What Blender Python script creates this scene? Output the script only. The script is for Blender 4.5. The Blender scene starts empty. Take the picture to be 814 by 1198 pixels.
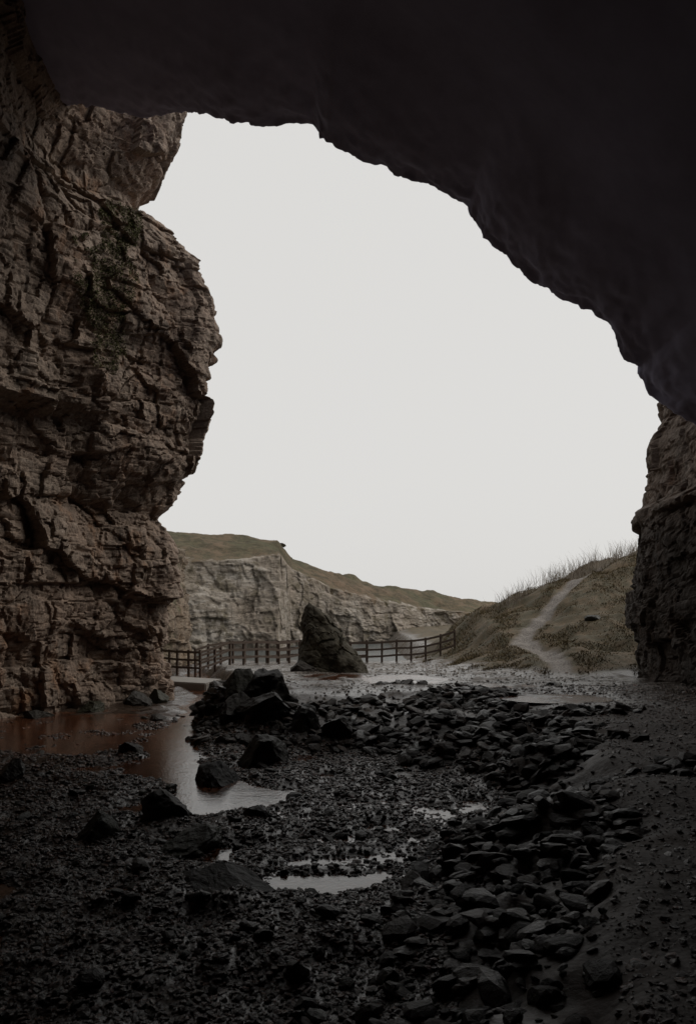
import bpy, math, numpy as np
rng = np.random.default_rng(7)
scene = bpy.context.scene

# ------------------------------------------------------------ noise
def _h(ix, iy, iz, seed):
    n = (ix.astype(np.int64)*374761393 + iy.astype(np.int64)*668265263 + iz.astype(np.int64)*1274126177 + seed*974634777) & 0xffffffff
    n = ((n ^ (n >> 13))*1103515245) & 0xffffffff
    n = ((n ^ (n >> 16))*2654435761) & 0xffffffff
    n = n ^ (n >> 15)
    return (n & 0xffffff)/float(0xffffff)
def vnoise(p, seed=0):
    f = np.floor(p); t = p-f; t = t*t*(3-2*t); i = f.astype(np.int64)
    r = 0
    for a in (0, 1):
        wx = t[:, 0] if a else 1-t[:, 0]
        for b in (0, 1):
            wy = t[:, 1] if b else 1-t[:, 1]
            for c in (0, 1):
                wz = t[:, 2] if c else 1-t[:, 2]
                r = r + wx*wy*wz*_h(i[:, 0]+a, i[:, 1]+b, i[:, 2]+c, seed)
    return r*2-1
def fbm(p, octv=5, seed=0, gain=.5):
    r = 0; a = 1.0; q = np.array(p, float)
    for k in range(octv):
        r = r + a*vnoise(q, seed+k); a *= gain; q = q*2.03+11.7
    return r
def cells(p, seed=0):
    i = np.floor(p).astype(np.int64); N = len(p)
    d1 = np.full(N, 9e9); d2 = np.full(N, 9e9); v = np.zeros(N)
    for a in (-1, 0, 1):
        for b in (-1, 0, 1):
            for c in (-1, 0, 1):
                x = i[:, 0]+a; y = i[:, 1]+b; z = i[:, 2]+c
                fx = x+_h(x, y, z, seed+1); fy = y+_h(x, y, z, seed+2); fz = z+_h(x, y, z, seed+3)
                d = (fx-p[:, 0])**2+(fy-p[:, 1])**2+(fz-p[:, 2])**2
                val = _h(x, y, z, seed+4)
                m = d < d1
                d2 = np.where(m, d1, np.minimum(d2, d)); v = np.where(m, val, v); d1 = np.where(m, d, d1)
    return v, np.sqrt(d2)-np.sqrt(d1)
def beds(P, lz, lx, seed):
    """bedding planes and vertical joints: random block offset, tilt, groove"""
    zz = P[:, 2]/lz+.45*fbm(P*(.30/lz**.5), 3, seed)
    ly = np.floor(zz).astype(np.int64); fz = zz-ly; o = ly*0
    xx = (P[:, 0]*.75+P[:, 1]*.66)/lx+_h(ly, o, o, seed+5)*9+.5*fbm(P*(.7/lx), 3, seed+7)
    bx = np.floor(xx).astype(np.int64); fx = xx-bx
    v = _h(bx, ly, o, seed+9)-.5; ty = (_h(bx, ly, o+1, seed+9)-.5)*(fz-.5)+(_h(bx, ly, o+2, seed+9)-.5)*(fx-.5)*1.5
    g = np.exp(-np.minimum(fz, 1-fz)*lz/.03)*.6*(_h(bx, ly, o+4, seed+9) > .2)+np.exp(-np.minimum(fx, 1-fx)*lx/.03)*.55*(_h(bx, ly, o+3, seed+9) > .35)
    bed = _h(ly, o, o, seed+15)-.5
    return v, ty, g, bed
def crag(P, s=1.0, seed=0):
    w = np.stack([fbm(P*.9, 3, seed+50), fbm(P*.9, 3, seed+60), fbm(P*.9, 3, seed+70)], 1)*.15
    Q = P/s+w
    v, t, g, b = beds(Q, 2.0, 2.3, seed+1); d = v*.55+t*.6+b*.30-g*.12
    v, t, g, b = beds(Q, .66, .95, seed+101); d += v*.24+t*.28+b*.15-g*.09
    v, t, g, b = beds(Q, .21, .34, seed+201); d += v*.08+t*.11+b*.04-g*.035
    v1, e1 = cells(Q*np.array([.9, .9, .8]), seed+11)
    d += (v1-.5)*.28-.06*np.exp(-e1*16)
    v1, e1 = cells(Q*np.array([3, 3, 3]), seed+31); d += (v1-.5)*.07-.01*np.exp(-e1*12)
    d += fbm(P*.35, 3, seed+90)*.35 + fbm(P*3.0, 4, seed+95)*.035
    return d*s
def sstep(a, b, x):
    t = np.clip((x-a)/(b-a), 0, 1); return t*t*(3-2*t)

# ------------------------------------------------------------ mesh helpers
def make_mesh(name, V, F, mat, smooth=False, attrs=None, parent=None):
    V = np.asarray(V, np.float32); F = np.asarray(F, np.int32)
    me = bpy.data.meshes.new(name)
    me.vertices.add(len(V)); me.vertices.foreach_set("co", V.ravel())
    k = F.shape[1]
    me.loops.add(F.size); me.loops.foreach_set("vertex_index", F.ravel())
    me.polygons.add(len(F))
    me.polygons.foreach_set("loop_start", np.arange(0, F.size, k, dtype=np.int32))
    me.polygons.foreach_set("use_smooth", np.full(len(F), smooth, bool))
    me.update(calc_edges=True); me.validate()
    if attrs:
        for n, a in attrs.items():
            at = me.attributes.new(n, 'FLOAT_COLOR', 'POINT')
            c = np.ones((len(V), 4), np.float32); c[:, :a.shape[1]] = a
            at.data.foreach_set("color", c.ravel())
    me.materials.append(mat)
    o = bpy.data.objects.new(name, me); scene.collection.objects.link(o)
    if parent: o.parent = parent
    return o
def grid_faces(nu, nv, flip=False):
    a = np.arange(nu*nv).reshape(nu, nv)
    f = np.stack([a[:-1, :-1], a[1:, :-1], a[1:, 1:], a[:-1, 1:]], -1).reshape(-1, 4)
    return f[:, ::-1] if flip else f
import bmesh
def ico(sub):
    bm = bmesh.new(); bmesh.ops.create_icosphere(bm, subdivisions=sub, radius=1)
    V = np.array([v.co[:] for v in bm.verts]); F = np.array([[v.index for v in f.verts] for f in bm.faces]); bm.free()
    return V, F
def rock_variants(sub, n, cuts=9, seed=0):
    V, F = ico(sub); r = np.random.default_rng(seed); out = []
    for k in range(n):
        v = V*(1+.18*fbm(V*1.3+k*9.1, 3, seed)[:, None])
        for c in range(cuts):
            nrm = r.normal(size=3); nrm /= np.linalg.norm(nrm); d = r.uniform(.5, .85)
            h = v@nrm-d; m = h > 0; v[m] -= np.outer(h[m], nrm)*.95
        if sub > 2: v = v*(1+.07*fbm(V*4+k*3, 4, seed+5)[:, None])
        out.append(v)
    return np.array(out), F
def scatter(name, variants, F, pos, scl, mat, smooth=False, tilt=.5, shade=None):
    n = len(pos); k = rng.integers(0, len(variants), n)
    v = variants[k]*scl[:, None, :]
    a = rng.uniform(0, 6.283, n); b = rng.normal(0, tilt, n); c = rng.normal(0, tilt, n)
    ca, sa, cb, sb, cc, sc = np.cos(a), np.sin(a), np.cos(b), np.sin(b), np.cos(c), np.sin(c)
    Z0 = np.zeros(n); O = np.ones(n)
    Rx = np.stack([O, Z0, Z0, Z0, cb, -sb, Z0, sb, cb], 1).reshape(n, 3, 3)
    Ry = np.stack([cc, Z0, sc, Z0, O, Z0, -sc, Z0, cc], 1).reshape(n, 3, 3)
    Rz = np.stack([ca, -sa, Z0, sa, ca, Z0, Z0, Z0, O], 1).reshape(n, 3, 3)
    R = Rz@Rx@Ry
    v = np.einsum('nij,nvj->nvi', R, v)+pos[:, None, :]
    nv = variants.shape[1]
    FF = (F[None]+(np.arange(n)*nv)[:, None, None]).reshape(-1, 3)
    s = rng.uniform(0, 1, n) if shade is None else shade
    col = np.repeat(np.stack([s, rng.uniform(0, 1, n), rng.uniform(0, 1, n)], 1), nv, 0)
    return make_mesh(name, v.reshape(-1, 3), FF, mat, smooth, {"tint": col})

# ------------------------------------------------------------ materials
class NT:
    def __init__(s, name):
        s.m = bpy.data.materials.new(name); s.m.use_nodes = True
        s.t = s.m.node_tree; s.b = s.t.nodes["Principled BSDF"]
        s.tc = s.t.nodes.new("ShaderNodeTexCoord")
    def n(s, ty, **k):
        x = s.t.nodes.new(ty)
        for a, b in k.items():
            if a.startswith("i_"):
                x.inputs[a[2:].replace("_", " ")].default_value = b
            else: setattr(x, a, b)
        return x
    def l(s, a, b): s.t.links.new(a, b)
    def noise(s, scale, detail=6, rough=.6, stretch=None, dist=0.0):
        x = s.n("ShaderNodeTexNoise", i_Scale=scale, i_Detail=detail, i_Roughness=rough, i_Distortion=dist)
        if stretch:
            mp = s.n("ShaderNodeMapping"); mp.inputs["Scale"].default_value = stretch
            s.l(s.tc.outputs["Object"], mp.inputs["Vector"]); s.l(mp.outputs[0], x.inputs["Vector"])
        else: s.l(s.tc.outputs["Object"], x.inputs["Vector"])
        return x.outputs["Fac"]
    def ramp(s, fac, stops):
        r = s.n("ShaderNodeValToRGB"); e = r.color_ramp.elements
        while len(e) < len(stops): e.new(.5)
        for q, (p, c) in zip(e, stops):
            q.position = p; q.color = (c, c, c, 1) if isinstance(c, (int, float)) else (*c, 1)
        s.l(fac, r.inputs[0]); return r.outputs[0]
    def mix(s, fac, a, b, mode='MIX'):
        x = s.n("ShaderNodeMix", data_type='RGBA', blend_type=mode)
        for sock, v in ((x.inputs[0], fac), (x.inputs[6], a), (x.inputs[7], b)):
            if isinstance(v, (int, float)): sock.default_value = v
            elif isinstance(v, tuple): sock.default_value = (*v, 1)
            else: s.l(v, sock)
        return x.outputs[2]
    def math(s, op, a, b=0.0):
        x = s.n("ShaderNodeMath", operation=op)
        for sock, v in ((x.inputs[0], a), (x.inputs[1], b)):
            if isinstance(v, (int, float)): sock.default_value = v
            else: s.l(v, sock)
        return x.outputs[0]
    def attr(s, name):
        x = s.n("ShaderNodeAttribute", attribute_name=name)
        sp = s.n("ShaderNodeSeparateColor"); s.l(x.outputs["Color"], sp.inputs[0]); return sp.outputs
    def bump(s, h, strength=.5, dist=.05):
        x = s.n("ShaderNodeBump"); x.inputs["Strength"].default_value = strength; x.inputs["Distance"].default_value = dist
        s.l(h, x.inputs["Height"]); s.l(x.outputs[0], s.b.inputs["Normal"])
    def out(s, col, rough=.8, spec=.3):
        if isinstance(col, tuple): s.b.inputs["Base Color"].default_value = (*col, 1)
        else: s.l(col, s.b.inputs["Base Color"])
        if isinstance(rough, (int, float)): s.b.inputs["Roughness"].default_value = rough
        else: s.l(rough, s.b.inputs["Roughness"])
        s.b.inputs["Specular IOR Level"].default_value = spec
        return s.m

def wall_mat(name, c1, c2, c3, rust, pale, green=0.0, base_shade=None):
    s = NT(name)
    a = s.noise(.35, 5, .6); b = s.noise(2.2, 8, .7, (1, 1, 1.6)); c = s.noise(11, 6, .7)
    col = s.mix(s.ramp(a, [(.38, 0.0), (.62, 1.0)]), c1, c2)
    col = s.mix(s.ramp(b, [(.44, 0.0), (.64, .85)]), col, c3)
    r = s.noise(.9, 6, .65, (1, 1, .6))
    col = s.mix(s.ramp(r, [(.56, 0.0), (.70, .75)]), col, rust)
    pl = s.noise(1.3, 8, .75, (1, 1, 1.5))
    col = s.mix(s.ramp(pl, [(.53, 0.0), (.69, .7)]), col, pale)
    strk = s.noise(1.2, 5, .6, (2.2, 2.2, .3))
    col = s.mix(s.ramp(strk, [(.53, 0.0), (.72, .7)]), col, (.065, .052, .042))
    if green:
        g = s.noise(.6, 6, .7); col = s.mix(s.math('MULTIPLY', s.ramp(g, [(.5, 0.0), (.62, 1.0)]), green), col, (.06, .07, .03))
    col = s.mix(1.0, col, s.ramp(c, [(.3, .55), (.62, 1.0)]), 'MULTIPLY')
    if base_shade:  # shade painted into the colour: darker towards the wall foot
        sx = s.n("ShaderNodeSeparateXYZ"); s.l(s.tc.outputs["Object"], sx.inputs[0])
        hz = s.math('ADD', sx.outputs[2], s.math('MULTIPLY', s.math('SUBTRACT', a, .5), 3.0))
        mr = s.n("ShaderNodeMapRange"); s.l(hz, mr.inputs[0]); mr.inputs[1].default_value = base_shade[0]; mr.inputs[2].default_value = base_shade[1]
        mr.inputs[3].default_value = base_shade[2]; mr.inputs[4].default_value = 1.0
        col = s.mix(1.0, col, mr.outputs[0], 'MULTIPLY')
    h = s.math('ADD', s.math('MULTIPLY', b, 1.2), s.math('MULTIPLY', c, .5))
    s.bump(h, .8, .11)
    return s.out(col, s.ramp(b, [(.3, .6), (.7, .9)]), .3)
m_wall = wall_mat("cave_wall_rock", (.36, .262, .20), (.30, .235, .185), (.20, .15, .118), (.38, .205, .11), (.48, .40, .33))
m_wallr = wall_mat("shaded_wall_rock", (.28, .20, .15), (.22, .17, .13), (.13, .10, .08), (.29, .16, .09), (.34, .27, .22), 0, (5.2, 7.0, .3))  # right wall, its lower part coloured darker to act as shade
m_gorge = wall_mat("gorge_rock", (.28, .21, .15), (.22, .175, .13), (.15, .115, .085), (.24, .15, .08), (.34, .29, .23), .7)

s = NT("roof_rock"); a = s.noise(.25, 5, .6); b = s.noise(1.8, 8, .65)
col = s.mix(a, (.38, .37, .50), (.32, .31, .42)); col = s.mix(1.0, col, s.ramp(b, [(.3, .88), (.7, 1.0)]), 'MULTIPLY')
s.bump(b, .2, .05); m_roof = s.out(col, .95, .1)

s = NT("terrain_ground"); A = s.attr("mask")
n1 = s.noise(1.2, 6, .65); n2 = s.noise(9, 6, .7); n3 = s.noise(38, 4, .7)
dirt = s.mix(n1, (.045, .031, .023), (.105, .072, .053))
pebv = s.n("ShaderNodeTexVoronoi", i_Scale=16.0); s.l(s.tc.outputs["Object"], pebv.inputs["Vector"])
grav = s.mix(1.0, s.mix(n1, (.25, .22, .195), (.37, .33, .295)), s.ramp(pebv.outputs["Distance"], [(.1, 1.0), (.8, .4)]), 'MULTIPLY')
gr = s.mix(s.ramp(n1, [(.4, 0.0), (.62, 1.0)]), (.072, .060, .028), (.145, .098, .052))
gr = s.mix(s.ramp(n2, [(.35, .5), (.6, 0.0)]), gr, (.045, .036, .018))
col = s.mix(A[0], dirt, grav); col = s.mix(A[1], col, gr)
col = s.mix(1.0, col, s.ramp(n3, [(.3, .6), (.6, 1.0)]), 'MULTIPLY')
wet = s.math('MULTIPLY', A[2], s.ramp(s.noise(1.1, 5, .6), [(.36, 0.0), (.5, 1.0)]))
col = s.mix(s.math('MULTIPLY', wet, .4), col, s.mix(1.0, col, (.4, .4, .4), 'MULTIPLY'))
ro = s.n("ShaderNodeMapRange"); s.l(wet, ro.inputs[0]); ro.inputs[3].default_value = .85; ro.inputs[4].default_value = .10
s.bump(s.math('ADD', s.math('ADD', n2, s.math('MULTIPLY', n3, .5)), s.math('MULTIPLY', pebv.outputs["Distance"], -.6)), .55, .025)
m_ground = s.out(col, ro.outputs[0], .6)

def stone_mat(name, c1, c2, c3, r0, r1, spec=.5, bs=6):
    s = NT(name); A = s.attr("tint"); n1 = s.noise(bs, 6, .7); n2 = s.noise(bs*4, 5, .7)
    col = s.mix(A[0], c1, c2); col = s.mix(s.ramp(A[1], [(.75, 0.0), (.9, .8)]), col, c3)
    col = s.mix(1.0, col, s.ramp(n1, [(.3, .5), (.65, 1.1)]), 'MULTIPLY')
    s.bump(s.math('ADD', n1, s.math('MULTIPLY', n2, .4)), .6, .05)
    rr = s.n("ShaderNodeMapRange"); s.l(A[2], rr.inputs[0]); rr.inputs[3].default_value = r0; rr.inputs[4].default_value = r1
    return s.out(col, rr.outputs[0], spec)
m_gravel = stone_mat("wet_gravel", (.05, .034, .026), (.14, .092, .068), (.20, .082, .046), .10, .4, .6, 14)
m_boul = stone_mat("embankment_rock", (.020, .016, .013), (.05, .038, .03), (.068, .042, .027), .3, .7, .34)
m_rock = stone_mat("stream_boulder_rock", (.020, .017, .014), (.042, .034, .026), (.04, .04, .022), .4, .7, .35, 4)
m_stand = stone_mat("mossy_rock", (.06, .048, .034), (.06, .048, .034), (.045, .046, .022), .7, .8, .25, 2.2)
m_ppeb = stone_mat("path_pebble", (.10, .088, .07), (.32, .28, .24), (.2, .14, .1), .25, .7, .4, 14)

s = NT("water"); w1 = s.noise(3.5, 4, .6); w2 = s.noise(16, 3, .6)
s.bump(s.math('ADD', w1, s.math('MULTIPLY', w2, .7)), .2, .03)
s.b.inputs["IOR"].default_value = 1.45
peb = s.n("ShaderNodeTexVoronoi", i_Scale=9.0); s.l(s.tc.outputs["Object"], peb.inputs["Vector"])
wc = s.mix(s.ramp(s.noise(1.3, 8, .75), [(.35, 0.0), (.65, 1.0)]), (.20, .075, .038), (.05, .024, .015))
wc = s.mix(1.0, wc, s.ramp(peb.outputs["Distance"], [(.1, 1.15), (.7, .5)]), 'MULTIPLY')
m_water = s.out(wc, .035, .9)
s = NT("sea"); s.bump(s.noise(.8, 5, .6), .3, .2); m_sea = s.out((.08, .09, .09), .25, .5)

s = NT("hill"); A = s.attr("mask"); n1 = s.noise(.12, 7, .7); n2 = s.noise(.7, 8, .75); n4 = s.noise(.35, 7, .75, (1, 1, 5)); n5 = s.noise(.5, 7, .7, (2.5, 2.5, .6))
rock = s.mix(s.ramp(n1, [(.4, 0.0), (.6, 1.0)]), (.50, .46, .41), (.38, .32, .265))  # grey rock, kept pale in its colour to stand in for distance haze
rock = s.mix(s.ramp(n4, [(.46, 0.0), (.54, .8)]), rock, (.25, .215, .175))
rock = s.mix(s.ramp(n5, [(.52, 0.0), (.62, .75)]), rock, (.16, .135, .105))
rock = s.mix(s.ramp(n2, [(.54, 0.0), (.60, .8)]), rock, (.18, .155, .11))
gr = s.mix(s.ramp(n1, [(.42, 0.0), (.58, 1.0)]), (.13, .122, .078), (.21, .155, .11))
gr = s.mix(s.ramp(n2, [(.4, .8), (.56, 0.0)]), gr, (.085, .078, .055))
mk = s.ramp(s.math('ADD', A[0], s.math('MULTIPLY', s.math('SUBTRACT', n2, .5), 1.3)), [(.42, 0.0), (.58, 1.0)])
s.bump(s.math('ADD', n2, n4), .8, .8)
m_hill = s.out(s.mix(mk, rock, gr), .95, .1)

def leaf_mat(name, c1, c2):
    s = NT(name); A = s.attr("tint"); return s.out(s.mix(A[0], c1, c2), .8, .2)
m_grass = leaf_mat("grass_blades", (.07, .056, .026), (.155, .115, .06))
m_ivy = leaf_mat("moss_leaf", (.07, .075, .030), (.14, .135, .062))
m_twig = leaf_mat("dry_twig", (.17, .14, .11), (.34, .30, .25))
m_bush = leaf_mat("bush_leaf", (.06, .06, .035), (.11, .095, .06))
s = NT("weathered_wood"); n1 = s.noise(5, 5, .6); s.bump(n1, .4, .02)
m_wood = s.out(s.mix(n1, (.065, .045, .036), (.12, .09, .07)), .8, .3)
s = NT("concrete"); n1 = s.noise(4, 6, .7); s.bump(n1, .5, .03); m_conc = s.out(s.mix(n1, (.16, .145, .13), (.28, .26, .23)), .5, .4)

# ------------------------------------------------------------ terrain height
T = np.array([(-3.3, 22.3), (-3.0, 21.2), (-1.6, 20.6), (.5, 21.8), (3.2, 21), (4.9, 18.2), (4.8, 15.3), (4.0, 11.3), (2.8, 7.4), (1.85, 4.4), (1.2, 0), (.8, -16), (90, -16), (90, 200), (-9, 200), (-6.2, 38), (-4.8, 33), (-3.6, 28), (-3.2, 24)])
B = np.array([(-3.7, 22), (-3.6, 19.6), (-3.0, 18.2), (-1.45, 17.3), (.77, 16.6), (2.1, 14.9), (2.7, 13), (1.8, 11), (.69, 8.8), (.15, 6.1), (-.4, 0), (-.8, -17), (91, -17), (91, 201), (-11, 201), (-7.2, 38), (-5.4, 33), (-4.1, 28), (-3.7, 24)])
PATH = np.array([(5.2, 14), (6.2, 20), (6.8, 24), (7.7, 27.8), (8.0, 30), (8.3, 33), (7.8, 36), (8.6, 38), (10, 40), (13.0, 44), (17, 48)])
def polydist(x, y, P, closed=True):
    d = np.full(x.shape, 1e9); n = len(P)
    for i in range(n if closed else n-1):
        a = P[i]; b = P[(i+1) % n]; ab = b-a
        t = np.clip(((x-a[0])*ab[0]+(y-a[1])*ab[1])/(ab@ab), 0, 1)
        d = np.minimum(d, np.hypot(x-a[0]-t*ab[0], y-a[1]-t*ab[1]))
    return d
def inside(x, y, P):
    c = np.zeros(x.shape, bool); n = len(P); j = n-1
    for i in range(n):
        xi, yi = P[i]; xj, yj = P[j]
        if yi != yj:
            m = ((yi > y) != (yj > y)) & (x < (xj-xi)*(y-yi)/(yj-yi)+xi)
            c ^= m
        j = i
    return c
CH = np.array([(-6.9, 38), (-5.7, 33), (-4.75, 28), (-4.25, 24), (-4.15, 21), (-4.05, 18.5), (-3.6, 16.2), (-2.6, 14.4), (-2.0, 13.4)])
POOLS = [(-8.2, 21.0, 3.4, 2.8, .16), (-6.4, 18.2, 2.4, 1.4, .11), (-1.95, 13.4, .95, .8, .22), (-.27, 9.18, .60, .40, .19), (-3.0, 12.4, .8, .5, .06), (-4.4, 15.2, 1.2, .6, .07)]
PUD = [(5.2, 19.9, 1.4, 1.0, .93), (2.0, 26.2, 1.5, 2.2, .80), (-.6, 28.0, 1.3, 1.6, .74), (4.6, 23.6, 1.3, .9, .87)]
def platform(x, y):
    P = np.stack([x*.6, y*.6, 0*x], 1); wx = x+.45*fbm(P, 3, 81)*(y < 24); wy = y+.45*fbm(P, 3, 85)*(y < 24)
    ib = inside(wx, wy, B); it = inside(wx, wy, T)
    dB = polydist(wx, wy, B); dT = polydist(wx, wy, T)
    return np.where(it, 1.0, np.where(ib, dB/(dB+dT+1e-6), 0.0))
def bankf(x, y):
    bx = np.interp(x, [3.2, 4.7, 6.2, 7.3, 8.9, 11.7, 15.1, 22, 60], [0, .35, 1.4, 2.65, 3.15, 4.1, 5.4, 7.5, 9])
    sh = np.clip((y-28.0)/15.5, 0, 1)**.95
    return bx*sh*(1-.85*sstep(47, 60, y-.35*np.clip(x-8, 0, 30)))
def pudw(x, y, k=1.0):
    w = 0*x
    for (cx, cy, rx, ry, z0) in PUD: w = np.maximum(w, np.exp(-(((x-cx)/rx/k)**2+((y-cy)/ry/k)**2)**2))
    return w
def height(x, y):
    x = np.asarray(x, float); y = np.asarray(y, float)
    P = np.stack([x, y, np.zeros_like(x)], 1)
    p = platform(x, y)
    top = .9-np.clip(y-22, 0, 25)*.03
    n = fbm(P*.7, 4, 3)
    bed = .055+.045*n+.07*fbm(P*2.0, 5, 5)
    bed -= .24*np.exp(-(polydist(x, y, CH, False)/.6)**2)
    for (cx, cy, rx, ry, d) in POOLS:
        bed -= d*np.exp(-(((x-cx)/rx)**2+((y-cy)/ry)**2)**1.5)
    z = bed*(1-p)+(top+.07*n)*p + .16*fbm(P*1.4, 3, 9)*p*(1-p)*4
    bk = bankf(x, y)
    z = z+bk+np.clip(bk, 0, 1)*(.35*fbm(P*.33, 3, 12)+.14*fbm(P*1.3, 3, 15))
    dp = polydist(x, y, PATH, False)
    z -= np.clip(bk, 0, 1)*.22*np.exp(-(dp/.6)**2)
    z += .35*np.exp(-((x+2.4)/1.1)**2-((y-21.8)/.9)**2)
    nf = fbm(P*1.6, 4, 21)
    for (cx, cy, rx, ry, z0) in PUD:
        w = np.exp(-(((x-cx)/rx)**2+((y-cy)/ry)**2)**2); z = z*(1-w)+(z0-.045+.05*nf)*w
    drop = sstep(43, 48, y)*(1-sstep(3.8, 6.0, x))
    z = z*(1-drop)-1.6*drop
    return z
def zat(x, y): return float(height(np.array([x]), np.array([y]))[0])
xs = np.concatenate([np.arange(-16, 18, .10), 18+np.cumsum(np.linspace(.15, 3, 40))])
ys = np.concatenate([np.arange(-15, 3, .3), np.arange(3, 46, .10), 46+np.cumsum(np.linspace(.15, 5, 40))])
X, Y = np.meshgrid(xs, ys, indexing='ij'); xf, yf = X.ravel(), Y.ravel()
Z = height(xf, yf)
P2 = np.stack([xf, yf, 0*xf], 1)
bk = bankf(xf, yf); dp = polydist(xf, yf, PATH, False); pf = platform(xf, yf)
nn = fbm(P2*.9, 4, 33)
trail = 1-sstep(.28, .58, dp+.12*nn)
grass = sstep(.12, .4, bk+.15*nn)*(1-trail)
outside = sstep(20.5, 25, yf+nn)*pf
pathm = np.clip(np.maximum(trail*sstep(20, 25, yf), outside*.85), 0, 1)
wetm = np.clip((1-sstep(.1, .35, bk)), 0, 1)
wetm *= .2+.8*np.maximum(sstep(17, 20, yf), 1-pf)
make_mesh("ground", np.stack([xf, yf, Z], 1), grid_faces(len(xs), len(ys)), m_ground, True, {"mask": np.stack([pathm, grass, wetm], 1)})
def sheet(name, pts, z, mat):
    V = [(a, b, z) for a, b in pts]; me = bpy.data.meshes.new(name); me.from_pydata(V, [], [list(range(len(V)))]); me.materials.append(mat)
    o = bpy.data.objects.new(name, me); scene.collection.objects.link(o); return o
sheet("stream_water", [(-15, 4), (2.5, 4), (3, 17), (-3, 19.5), (-3, 41), (-15, 41)], 0.0, m_water)
sheet("sea_water", [(-2500, 42.5), (2500, 42.5), (2500, 3500), (-2500, 3500)], -1.0, m_sea)
for (cx, cy, rx, ry, z0) in PUD:
    t = np.linspace(0, 2*math.pi, 60, endpoint=False)
    sheet("puddle_water", [(cx+rx*1.0*math.cos(q), cy+ry*1.0*math.sin(q)) for q in t], z0-.022, m_water)

# ------------------------------------------------------------ swept rock walls
def resample(pts, step):
    pts = np.array(pts, float)
    for _ in range(2):
        q = [pts[0]]
        for a, b in zip(pts[:-1], pts[1:]): q += [a*.75+b*.25, a*.25+b*.75]
        q.append(pts[-1]); pts = np.array(q)
    d = np.r_[0, np.cumsum(np.linalg.norm(np.diff(pts, axis=0), axis=1))]
    L = []; c = 0
    while c < d[-1]:
        L.append(c); y = np.interp(c, d, pts[:, 1]); c += step(y)
    L = np.array(L); return np.stack([np.interp(L, d, pts[:, 0]), np.interp(L, d, pts[:, 1])], 1)
def wall(name, pts, step, zs, side, mat, offs, ztop, seed, amp=1.0):
    P = resample(pts, step); n = len(P); m = len(zs)
    tg = np.gradient(P, axis=0); tg /= np.linalg.norm(tg, axis=1)[:, None]
    nr = np.stack([tg[:, 1], -tg[:, 0]], 1)*side
    k = 9; pad = np.pad(nr, ((k, k), (0, 0)), 'edge'); nr = np.stack([np.convolve(pad[:, i], np.ones(2*k+1)/(2*k+1), 'valid') for i in (0, 1)], 1)
    px = np.repeat(P[:, 0], m); py = np.repeat(P[:, 1], m); nx = np.repeat(nr[:, 0], m); ny = np.repeat(nr[:, 1], m)
    tz = np.tile(zs, n); zt = ztop(py)
    z = zs[0]+(tz-zs[0])/(zs[-1]-zs[0])*(zt-zs[0])
    ox, oy = offs(px, py, z)
    V = np.stack([px+ox, py+oy, z], 1)
    d = crag(V, 1.0, seed)*amp
    V[:, 0] += nx*d; V[:, 1] += ny*d
    V = V.reshape(n, m, 3)
    cap = []
    for j in range(1, 7):
        c = V[:, -1].copy(); c[:, 0] -= side*(nr[:, 0]*0+1)*j*2.0; c[:, 2] += .25*j; cap.append(c)
    V = np.concatenate([V, np.stack(cap, 1)], 1)
    o = make_mesh(name, V.reshape(-1, 3), grid_faces(n, m+6, side < 0), mat, False)
    return o, V
SZ = [-1, 0, 1.75, 3.5, 5.2, 6.3, 7.0, 8.0, 9.3, 10.2, 11.3, 12.6, 13.8, 15.1, 15.95, 16.5, 17.05, 18, 19.9, 24]
SX = [-6, -6.0, -6.06, -6.0, -6.14, -6.38, -5.86, -5.18, -4.95, -4.85, -4.95, -4.7, -4.95, -5.3, -6.4, -7.16, -7.25, -6.35, -5.4, -4.6]
def offL(px, py, z):
    sil = np.interp(z, SZ, SX)+6.0
    w = sstep(21, 26, py)*(1-sstep(29, 33, py))
    near = 1-sstep(20, 26, py)
    o = sil*w
    hi = np.interp(z, [0, 1.5, 5, 8.2, 8.9, 9.3, 12], [.3, .2, .1, -.3, -.5, .9, 1.1])+np.interp(z, [12, 16, 20, 24], [0, .6, 1.2, 1.5])*sstep(14, 21, py)
    return o+near*hi, -near*np.interp(z, [0, 8.8, 9.3, 14, 20], [0, 0, .8, 1.0, 1.4])*sstep(14, 21, py)
zs = np.arange(-.8, 21.5, .05)
oL, VL = wall("cave_wall", [(-11.5, -16), (-11.5, 5), (-11.4, 16), (-10.8, 21.5), (-8.4, 24.6), (-6.2, 26.4), (-5.85, 27.6), (-6.9, 29.5), (-8.2, 32), (-9.4, 35)],
     lambda y: .5 if y < 14 else .05, zs, 1, m_wall, offL, lambda y: np.interp(y, [0, 28, 29.5, 35], [21, 21, 18, 8.0]), 100, .85)
RZ = [-1, .75, 2.3, 4.1, 5.95, 6.4, 6.7, 7.5, 8.7, 9.6, 10.5, 11.5, 16]
RX = [9.45, 9.45, 9.4, 9.27, 9.17, 9.3, 9.8, 9.97, 10.0, 10.4, 10.2, 10.5, 11.5]
def offR(px, py, z):
    return (np.interp(z, RZ, RX)-9.45)*sstep(15, 22, py), 0*z
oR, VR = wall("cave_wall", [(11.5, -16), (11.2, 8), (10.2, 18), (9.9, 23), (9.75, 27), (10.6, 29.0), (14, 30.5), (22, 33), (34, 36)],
     lambda y: .5 if y < 16 else .07, np.arange(-.8, 17, .07), -1, m_wallr, offR, lambda y: np.interp(y, [0, 20, 27, 29, 36], [17, 17, 13.5, 12, 13]), 300, .6)
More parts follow.
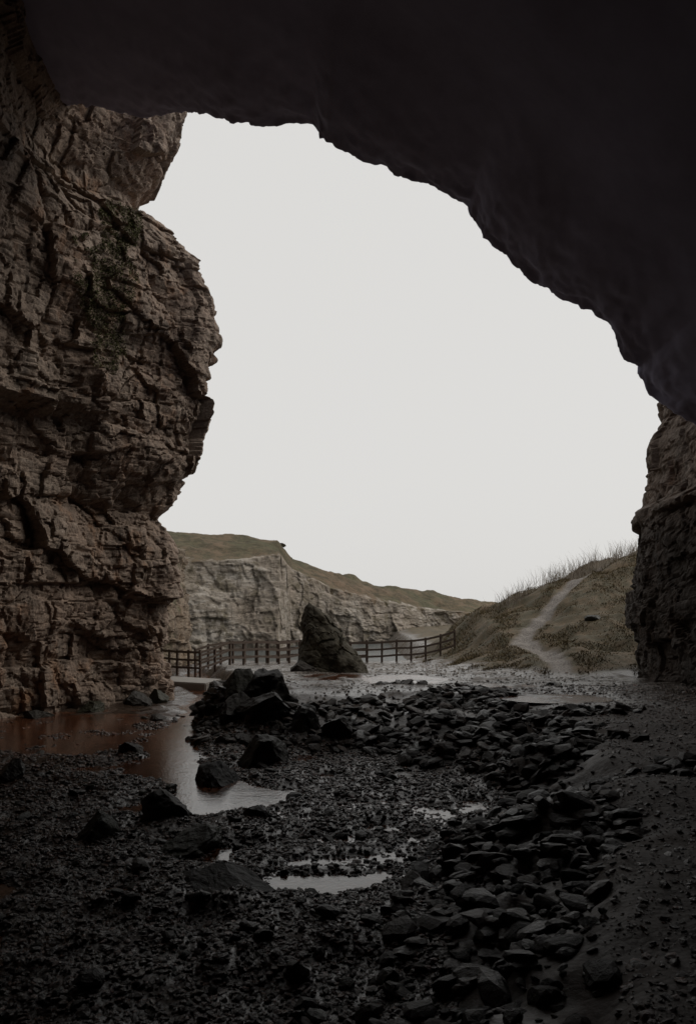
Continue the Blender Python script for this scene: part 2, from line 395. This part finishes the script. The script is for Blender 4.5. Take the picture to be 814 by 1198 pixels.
oG, VG = wall("gorge_cliff", [(-12, 31), (-9.8, 36), (-9.9, 41), (-9.4, 47.5), (-11, 52), (-16, 58), (-22, 66), (-24, 78)],
     lambda y: .12, np.arange(-1.5, 9, .12), 1, m_gorge, lambda px, py, z: (-.12*z+.5*sstep(40, 46, py), 0*z), lambda y: np.interp(y, [30, 41, 47, 52, 80], [8.5, 7.2, 6.6, 7, 9]), 500, .7)

# ------------------------------------------------------------ cave roof shell
prof = np.array([(-17, -1.5, 26), (-16.5, 8, 26), (-15.2, 15.5, 26), (-13.2, 18.0, 26), (-11.1, 18.6, 25.5), (-7.9, 18.0, 24), (-5.4, 17.3, 22.6), (-4.6, 16.95, 22.0), (-3.97, 16.6, 21.5), (-2.86, 16.0, 21), (-.92, 15.5, 20.5),
    (-.58, 14.74, 20), (.71, 14.25, 20), (2.0, 13.67, 20), (2.96, 13.29, 20), (3.39, 12.53, 20), (4.36, 11.68, 20), (5.21, 10.93, 20), (6.07, 10.32, 20), (6.61, 9.96, 20), (6.93, 9.59, 20),
    (7.4, 9.32, 20), (7.47, 8.99, 20), (8.11, 8.03, 20), (8.75, 7.6, 20), (10.2, 6.6, 20), (12.0, 4, 20), (13, -1.5, 20)])
d = np.r_[0, np.cumsum(np.linalg.norm(np.diff(prof[:, :2], axis=0), axis=1))]
L = np.arange(0, d[-1], .06); pr = np.stack([np.interp(L, d, prof[:, i]) for i in range(3)], 1)
tg = np.gradient(pr[:, :2], axis=0); tg /= np.linalg.norm(tg, axis=1)[:, None]+1e-9
out = np.stack([-tg[:, 1], tg[:, 0]], 1)
k = 40; pad = np.pad(out, ((k, k), (0, 0)), 'edge'); out = np.stack([np.convolve(pad[:, i], np.ones(2*k+1)/(2*k+1), 'valid') for i in (0, 1)], 1)
pk = 45; padp = np.pad(pr, ((pk, pk), (0, 0)), 'edge'); prs = np.stack([np.convolve(padp[:, i], np.ones(2*pk+1)/(2*pk+1), 'valid') for i in range(3)], 1)
prs[:, :2] += out*.35
ts = np.r_[0, np.cumsum(np.linspace(.05, .5, 120))]; ts = ts/ts[-1]
rows = []
for t in ts[::-1]:
    y = pr[:, 2]+t*(-16-pr[:, 2]); dist = (pr[:, 2]-y)
    bl_ = np.clip(dist/4.5, 0, 1)[:, None]; bl_ = bl_*bl_*(3-2*bl_)
    q2 = pr[:, :2]*(1-bl_)+prs[:, :2]*bl_
    V = np.stack([q2[:, 0], y, q2[:, 1]], 1)
    a = .10+fbm(V*.16, 2, 700)*.4*np.minimum(dist/8, 1) + .075*fbm(V*2.6, 5, 740, .62)*np.exp(-dist/1.5)+.03*fbm(V*.9, 3, 745)
    V[:, 0] += out[:, 0]*a; V[:, 2] += out[:, 1]*a
    V[:, 1] += .5*fbm(np.stack([L*.5, L*0, L*0], 1), 4, 760)*(1-t)
    rows.append(V)
lip = rows[-1]
topz = 21.0
for q in np.linspace(.04, 1, 40):
    V = lip.copy(); V[:, 1] += .9*math.sin(q*math.pi)*1.0-.8*q; V[:, 2] = lip[:, 2]+(np.maximum(topz, lip[:, 2]+1)-lip[:, 2])*q; V[:, 0] = lip[:, 0]*(1+.12*q)
    V[:, 1] += .4*crag(V, 1, 780)*min(1, q*6); rows.append(V)
lt = rows[-1]
for q in (.05, .2, .5, 1):
    V = lt.copy(); V[:, 1] = lt[:, 1]+(-18-lt[:, 1])*q; V[:, 2] += .6*q+.3*fbm(V*.2, 3, 790); rows.append(V)
R = np.array(rows)
make_mesh("cave_roof", R.reshape(-1, 3), grid_faces(len(rows), len(L)), m_roof, True)
gx, gz = np.meshgrid(np.arange(-18, 16, .4), np.arange(-1.5, 23, .4), indexing='ij')
Vb = np.stack([gx.ravel(), 0*gx.ravel()-14.5, gz.ravel()], 1); Vb[:, 1] += crag(Vb, 1, 800)
make_mesh("cave_back_wall", Vb, grid_faces(*gx.shape), m_roof)

# ------------------------------------------------------------ far hill
C = np.array([(-70, 66, 8, -75, 85, 12.5), (-30, 70, 7.6, -34, 86, 11.8), (-14, 75, 7.4, -17, 90, 11.6), (-9.5, 78.5, 8.1, -11.5, 91, 11.2), (-7, 80, 8.5, -8.2, 92, 10.7), (-6.2, 86, 7.4, -6.7, 100, 8.8), (-2, 91, 5.4, -1.5, 104, 7.6),
    (3.4, 95, 4.0, 3.8, 108, 6.3), (10, 100, 2.9, 11.5, 115, 5.5), (18.4, 105, 2.2, 21.9, 125, 3.6), (27, 112, 1.2, 33, 135, 2.7), (60, 130, .6, 70, 160, 1.6), (160, 160, .5, 180, 200, 1.2)])
cd = np.r_[0, np.cumsum(np.hypot(np.diff(C[:, 0]), np.diff(C[:, 1])))]
uu = np.concatenate([np.arange(0, cd[1], 1), np.arange(cd[1], cd[10], .14), np.arange(cd[10], cd[-1], 1.5)])
c = np.stack([np.interp(uu, cd, C[:, i]) for i in range(6)], 1); n = len(uu)
R1 = np.linspace(0, 1, 90); R2 = np.linspace(0, 1, 45)[1:]
V = []; mk = []
for r in R1:
    v = np.stack([c[:, 0], c[:, 1]+1.6*r**1.5, -1.6+(c[:, 2]+1.6)*r], 1); v[:, 1] -= 1.5*crag(v*.8, 1, 900)*(1-.5*r)+.9*fbm(v*.16, 3, 905); V.append(v)
    mk.append(np.full(n, .05+.25*sstep(.8, 1, r)+.2*sstep(.3, 0, r))+.18*sstep(-7, -3, c[:, 0]))
for r in R2:
    v = np.stack([c[:, 0]+(c[:, 3]-c[:, 0])*r, c[:, 1]+1.6+(c[:, 4]-c[:, 1]-1.6)*r, c[:, 2]+(c[:, 5]-c[:, 2])*(1-(1-r)**1.3)], 1)
    v[:, 2] += .45*fbm(v*.3, 4, 910)*min(1, r*5); V.append(v); mk.append(np.full(n, .5+.5*sstep(0, .25, r)))
for r in (20, 80):
    v = np.stack([c[:, 3], c[:, 4]+r, c[:, 5]*.9], 1); V.append(v); mk.append(np.ones(n))
mk = np.array(mk); V = np.array(V)
make_mesh("hill", V.reshape(-1, 3), grid_faces(len(V), n, True), m_hill, True, {"mask": np.stack([mk.ravel()]*3, 1)})
# ------------------------------------------------------------ foliage helpers
def leaves(name, pos, size, mat, flat=None, parent=None):
    n = len(pos); a = rng.normal(size=(n, 3)); a /= np.linalg.norm(a, axis=1)[:, None]
    b = np.cross(a, rng.normal(size=(n, 3))); b /= np.linalg.norm(b, axis=1)[:, None]
    s = size[:, None]; q = np.stack([pos-a*s, pos+b*s*.6, pos+a*s, pos-b*s*.6], 1)
    F = np.arange(n*4).reshape(n, 4); t = np.repeat(rng.uniform(0, 1, n), 4)
    return make_mesh(name, q.reshape(-1, 3), F, mat, False, {"tint": np.stack([t]*3, 1)})
def blades(name, pos, h, w, lean, mat):
    n = len(pos); ang = rng.uniform(0, 6.283, n); dx = np.cos(ang); dy = np.sin(ang)
    l = rng.normal(0, 1, (n, 2))*lean
    tip = pos+np.stack([l[:, 0]*h, l[:, 1]*h, h], 1); mid = pos+np.stack([l[:, 0]*h*.35, l[:, 1]*h*.35, h*.55], 1)
    wd = np.stack([dx*w, dy*w, 0*w], 1)
    q = np.stack([pos-wd, pos+wd, mid+wd*.8, tip, mid-wd*.8], 1)
    o = np.arange(n)[:, None]*5
    F = np.concatenate([o+np.array([[0, 1, 2]]), o+np.array([[0, 2, 4]]), o+np.array([[4, 2, 3]])])
    t = np.repeat(rng.uniform(0, 1, n), 5)
    return make_mesh(name, q.reshape(-1, 3), F, mat, False, {"tint": np.stack([t]*3, 1)})
N = 110000; gx = rng.uniform(3.2, 24, N); gy = rng.uniform(28, 50, N)
b_ = bankf(gx, gy); dpp = polydist(gx, gy, PATH, False); cl = fbm(np.stack([gx, gy, gx*0], 1)*1.1, 3, 41)
m = (b_+.15*cl > .22) & (dpp > .5+.1*cl) & (cl+rng.uniform(-.4, .4, N) > -.3); gx, gy, cl = gx[m], gy[m], cl[m]
gz = height(gx, gy); h = (.04+.08*rng.uniform(0, 1, len(gx))**2)*(1+.9*np.clip(cl, -.5, 1))
blades("grass", np.stack([gx, gy, gz-.02], 1), h, .012+.01*rng.uniform(0, 1, len(gx)), .7, m_grass)
K = 110; cx = rng.uniform(8.0, 20, K); cy = 43.5+np.clip(cx-8, 0, 20)*.4+rng.normal(0, .8, K)
kk = rng.integers(0, K, 1500); sx = cx[kk]+rng.normal(0, .22, 1500); sy = cy[kk]+rng.normal(0, .22, 1500)
blades("bare_shrubs", np.stack([sx, sy, height(sx, sy)-.05], 1), rng.uniform(.25, 1.45, 1500)*np.interp(sx, [8, 11, 15], [.8, 1, 1]), np.full(1500, .010), .35, m_twig)
def clump(cx, cy, cz, r, n): 
    u = rng.normal(size=(n, 3)); u /= np.linalg.norm(u, axis=1)[:, None]
    return np.array([cx, cy, cz])+u*(r*rng.uniform(.4, 1, n)**.5)[:, None]*np.array([1.6, 1, .6])
pp = [clump(x, y, z, r, 400) for x, y, z, r in [(-8.6, 91, 10.5, .45), (-7.8, 92, 10.3, .4)]]
leaves("cliff_top_bush", np.concatenate(pp), rng.uniform(.06, .14, 800), m_bush)
flat = VL.reshape(-1, 3); Zr = (flat[:, 2] > 10.4) & (flat[:, 2] < 16.2)
cz = flat[:, 2]; cen = np.interp(cz, [11, 14, 16.6], [-7.5, -7.25, -7.1]); wid = np.interp(cz, [10.4, 12.5, 15, 16.2], [.2, .55, .55, .35])
m = Zr & (flat[:, 1] < 28) & (flat[:, 1] > 23) & (np.abs(flat[:, 0]-cen) < wid*(1+.5*fbm(flat*.9, 3, 61)))
cand = flat[m]
if len(cand):
    idx = rng.integers(0, len(cand), 26000); pos = cand[idx]+rng.normal(0, .02, (26000, 3))+np.array([.015, -.02, 0])
    dens = fbm(pos*2.5, 4, 66); pos = pos[dens*.7+rng.uniform(-.8, .8, len(pos)) > .1]
    leaves("ivy", pos, rng.uniform(.012, .038, len(pos)), m_ivy)

# ------------------------------------------------------------ stones
rv1, F1 = rock_variants(1, 20, 5, 1); rv2, F2 = rock_variants(2, 24, 12, 2); rv4, F4 = rock_variants(5, 10, 16, 3)
N = 50000; gy = 4.3+rng.uniform(0, 1, N)**1.2*18; gx = rng.uniform(-.46, .3, N)*gy
p = platform(gx, gy); z = height(gx, gy); m = (p < .35) & (z > -.06); gx, gy, z = gx[m], gy[m], z[m]; n = len(gx)
r = .010+.034*rng.uniform(0, 1, n)**3+.0013*gy
scatter("gravel", rv1, F1, np.stack([gx, gy, z+.15*r], 1), np.stack([r*rng.uniform(.8, 1.5, n), r*rng.uniform(.7, 1.1, n), r*rng.uniform(.3, .6, n)], 1), m_gravel, False, .3)
N = 19000; gy = rng.uniform(2.6, 24, N); gx = rng.uniform(-4.5, 6.5, N)
p = platform(gx, gy); q = fbm(np.stack([gx, gy, gx*0], 1)*.8, 3, 91); m = (p > .03) & (p < .93+.12*q) & (q+rng.uniform(-.7, .7, N) > -.75) & (pudw(gx, gy) < .3); gx, gy = gx[m], gy[m]; n = len(gx); z = height(gx, gy)
r = .03+.18*rng.uniform(0, 1, n)**3.0*np.interp(gy, [4, 14], [.75, 1.15])
scatter("embankment_stones", rv2, F2, np.stack([gx, gy, z+.08*r], 1), np.stack([r*rng.uniform(.8, 1.6, n), r*rng.uniform(.7, 1.2, n), r*rng.uniform(.3, .75, n)], 1), m_boul, False, .3)
N = 600; gy = rng.uniform(5, 24, N); gx = rng.uniform(-.45, .2, N)*gy; p = platform(gx, gy); m = (p < .1); gx, gy = gx[m], gy[m]; n = len(gx); z = height(gx, gy)
r = .03+.11*rng.uniform(0, 1, n)**3.5
scatter("stream_stones", rv2, F2, np.stack([gx, gy, z+.2*r], 1), np.stack([r*1.3, r, r*.6], 1), m_rock, False, .3)
N = 9000; gx = rng.uniform(-3, 9, N); gy = rng.uniform(20, 40, N); b_ = bankf(gx, gy); m = (platform(gx, gy) > .9) & (b_ < .3) & (pudw(gx, gy) < .5); gx, gy = gx[m], gy[m]; n = len(gx); z = height(gx, gy)
r = .012+.045*rng.uniform(0, 1, n)**4
scatter("path_pebbles", rv1, F1, np.stack([gx, gy, z+.1*r], 1), np.stack([r*1.2, r, r*.6], 1), m_ppeb, False, .3)
N = 11000; gy = rng.uniform(4, 24, N); gx = rng.uniform(.15, .5, N)*gy; m = (platform(gx, gy) > .9) & (pudw(gx, gy) < .5); gx, gy = gx[m], gy[m]; n = len(gx); z = height(gx, gy)
r = .008+.04*rng.uniform(0, 1, n)**5+.0005*gy
scatter("path_pebbles", rv1, F1, np.stack([gx, gy, z+.05*r], 1), np.stack([r*1.2, r, r*.5], 1), m_gravel, False, .3)
bl = [(-2.45, 14.7, .68, .55, .42), (-1.7, 16.3, .72, .6, .52), (-2.8, 12.1, .47, .4, .34), (-3.4, 10.9, .36, .3, .24), (-4.7, 17.2, .34, .28, .2), (-1.35, 11.8, .26, .22, .14),
      (-2.0, 10.7, .68, .4, .2), (-1.35, 8.9, .78, .45, .15), (-6.1, 14.5, .3, .3, .25), (-1.75, 31, .62, .4, .35), (11.1, 36, .35, .3, .28), (-2.7, 19.9, .75, .6, .6), (-2.0, 19.2, .7, .5, .5),
      (-2.8, 21.0, .6, .6, .5), (-1.0, 18.6, .5, .45, .45), (-.2, 18.2, .45, .4, .4), (-2.2, 20.6, .9, .6, .55), (-5.4, 22.6, .35, .3, .15), (-6.8, 25.6, .5, .4, .3), (-6.2, 26.2, .4, .4, .3), (-7.8, 24.3, .5, .4, .25), (-9, 23.2, .6, .4, .3)]
bl = np.array(bl); zz = height(bl[:, 0], bl[:, 1]); 
for i in range(len(bl)):
    scatter("boulder", rv4, F4, np.array([[bl[i, 0], bl[i, 1], zz[i]+.2*bl[i, 4]]]), bl[i:i+1, 2:5]*1.12, m_rock, False, .12, np.array([rng.uniform()]))
# standing rock
zl = np.linspace(.1, 3.35, 90); lx = np.interp(zl, [.1, .5, 1.1, 2.17, 2.85, 3.2, 3.35], [-2.0, -1.98, -1.93, -1.88, -1.84, -1.75, -1.6]); rx = np.interp(zl, [.1, .5, 1.1, 1.5, 2.17, 2.85, 3.2, 3.35], [.85, .8, .55, .2, -.25, -.85, -1.3, -1.5])
th = np.linspace(0, 2*math.pi, 161)
V = []
for z_, a, b in zip(zl, lx, rx):
    hx = (b-a)/2; hy = max(.05, hx*.8)
    ex = np.sign(np.cos(th))*np.abs(np.cos(th))**.8; ey = np.sign(np.sin(th))*np.abs(np.sin(th))**.8
    V.append(np.stack([(a+b)/2+hx*ex, 32+hy*ey, 0*th+z_], 1))
V = np.array(V); Vf = V.reshape(-1, 3)
c1, e1 = cells(Vf*1.5, 951); c2, e2 = cells(Vf*3.5, 961)
dd = (c1-.5)*.22+(c2-.5)*.09+fbm(Vf*1.2, 4, 950)*.12+fbm(Vf*6, 3, 955)*.025-.05*np.exp(-e1*14)
dd = dd*np.minimum(1, (rx-lx).repeat(161))
cxm = ((lx+rx)/2).repeat(161); dirv = np.stack([Vf[:, 0]-cxm, Vf[:, 1]-32, 0*cxm], 1); dirv /= np.linalg.norm(dirv, axis=1)[:, None]+1e-6
Vf = Vf+dirv*dd[:, None]; Vf = Vf.reshape(len(zl), 161, 3); Vf[:, -1] = Vf[:, 0]; tip = np.repeat(Vf[-1].mean(0)[None], 161, 0)+np.array([0, 0, .05]); Vf = np.concatenate([Vf, tip[None]])
make_mesh("standing_rock", Vf.reshape(-1, 3), grid_faces(len(zl)+1, 161, True), m_stand, False, {"tint": np.full((Vf.size//3, 3), .8)})
# ------------------------------------------------------------ beams
def beams(name, L, mat):
    V = []; F = []
    for p0, p1, w, h in L:
        p0 = np.array(p0, float); p1 = np.array(p1, float); d = p1-p0; d /= np.linalg.norm(d)
        up = np.array([0, 0, 1.0]) if abs(d[2]) < .9 else np.array([.2, 1.0, 0]); sd = np.cross(d, up); sd /= np.linalg.norm(sd); up = np.cross(sd, d)
        b = len(V)
        for q in (p0, p1):
            for s1, s2 in ((-1, -1), (1, -1), (1, 1), (-1, 1)): V.append(q+sd*w/2*s1+up*h/2*s2)
        F += [(b, b+1, b+2, b+3), (b+7, b+6, b+5, b+4), (b, b+4, b+5, b+1), (b+1, b+5, b+6, b+2), (b+2, b+6, b+7, b+3), (b+3, b+7, b+4, b)]
    return make_mesh(name, np.array(V), np.array(F), mat)
def fence(name, line, sp=.8, H=1.12):
    L = []; line = np.array(line, float); ends = []
    for a, b in zip(line[:-1], line[1:]):
        n = max(1, int(round(np.linalg.norm(b-a)/sp)))
        for i in range(n): ends.append(a+(b-a)*i/n)
    ends.append(line[-1]); P = [(x, y, max(zat(x, y), .08)) for x, y in ends]
    for x, y, z in P:
        L.append(((x, y, z-.3), (x+rng.normal(0, .01), y, z+H+rng.uniform(0, .05)), .10, .10))
    for a, b in zip(P[:-1], P[1:]):
        for f, hh in ((.30, .1), (.62, .1), (.94, .11)):
            L.append(((a[0], a[1]-.075, a[2]+H*f), (b[0], b[1]-.075, b[2]+H*f), .04, hh))
    beams(name, L, m_wood)
fence("wooden_fence", [(-8.9, 38.2), (-7.9, 36.9), (-6.7, 36.2), (-4.4, 38.7), (-2.5, 41), (1.0, 41.6), (5.6, 41.8)])
fence("wooden_fence", [(-7.3, 38.2), (-5.2, 40.2), (-3.2, 42.3), (1.0, 42.9)])
bm = bmesh.new(); bmesh.ops.create_cube(bm, size=1)
for v in bm.verts: v.co.x *= 2.2; v.co.y *= 1.6; v.co.z *= .35
bmesh.ops.bevel(bm, geom=bm.edges[:], offset=.04, segments=2, affect='EDGES'); me = bpy.data.meshes.new("concrete_slab"); bm.to_mesh(me); bm.free(); me.materials.append(m_conc)
o = bpy.data.objects.new("concrete_slab", me); o.location = (-6.3, 31.5, .15); o.rotation_euler = (.02, .03, -.25); scene.collection.objects.link(o)

# ------------------------------------------------------------ sky + sun
w = bpy.data.worlds.new("World"); scene.world = w; w.use_nodes = True; nt = w.node_tree; bg = nt.nodes["Background"]
sky = nt.nodes.new("ShaderNodeTexSky"); sky.sky_type = 'NISHITA'; sky.sun_disc = False
EL, AZ = math.radians(42), math.radians(80)
sky.sun_elevation = EL; sky.sun_rotation = AZ; sky.dust_density = 4
hs = nt.nodes.new("ShaderNodeHueSaturation"); hs.inputs["Saturation"].default_value = .15
nt.links.new(sky.outputs[0], hs.inputs["Color"])
mx = nt.nodes.new("ShaderNodeMix"); mx.data_type = 'RGBA'; mx.inputs[0].default_value = .9; mx.inputs[7].default_value = (7.6, 7.5, 7.3, 1)
nt.links.new(hs.outputs[0], mx.inputs[6]); nt.links.new(mx.outputs[2], bg.inputs[0]); bg.inputs[1].default_value = .1
sd = bpy.data.lights.new("sun", 'SUN'); sd.energy = 1.25; sd.angle = math.radians(35); sd.color = (1, .94, .86)
so = bpy.data.objects.new("sun", sd); scene.collection.objects.link(so)
from mathutils import Vector
dv = Vector((math.sin(AZ)*math.cos(EL), math.cos(AZ)*math.cos(EL), math.sin(EL)))
so.rotation_euler = dv.to_track_quat('Z', 'Y').to_euler()
# ------------------------------------------------------------ camera
cd_ = bpy.data.cameras.new("camera"); cam = bpy.data.objects.new("camera", cd_); scene.collection.objects.link(cam); scene.camera = cam
cam.location = (0, 0, 3.2); cam.rotation_euler = (math.radians(90), 0, 0)
cd_.sensor_fit = 'VERTICAL'; cd_.sensor_height = 36; cd_.sensor_width = 24.4; cd_.lens = 28.0; cd_.shift_y = .0927; cd_.clip_end = 6000; cd_.clip_start = .05
scene.view_settings.view_transform = 'Standard'; scene.view_settings.look = 'None'; scene.view_settings.exposure = 0
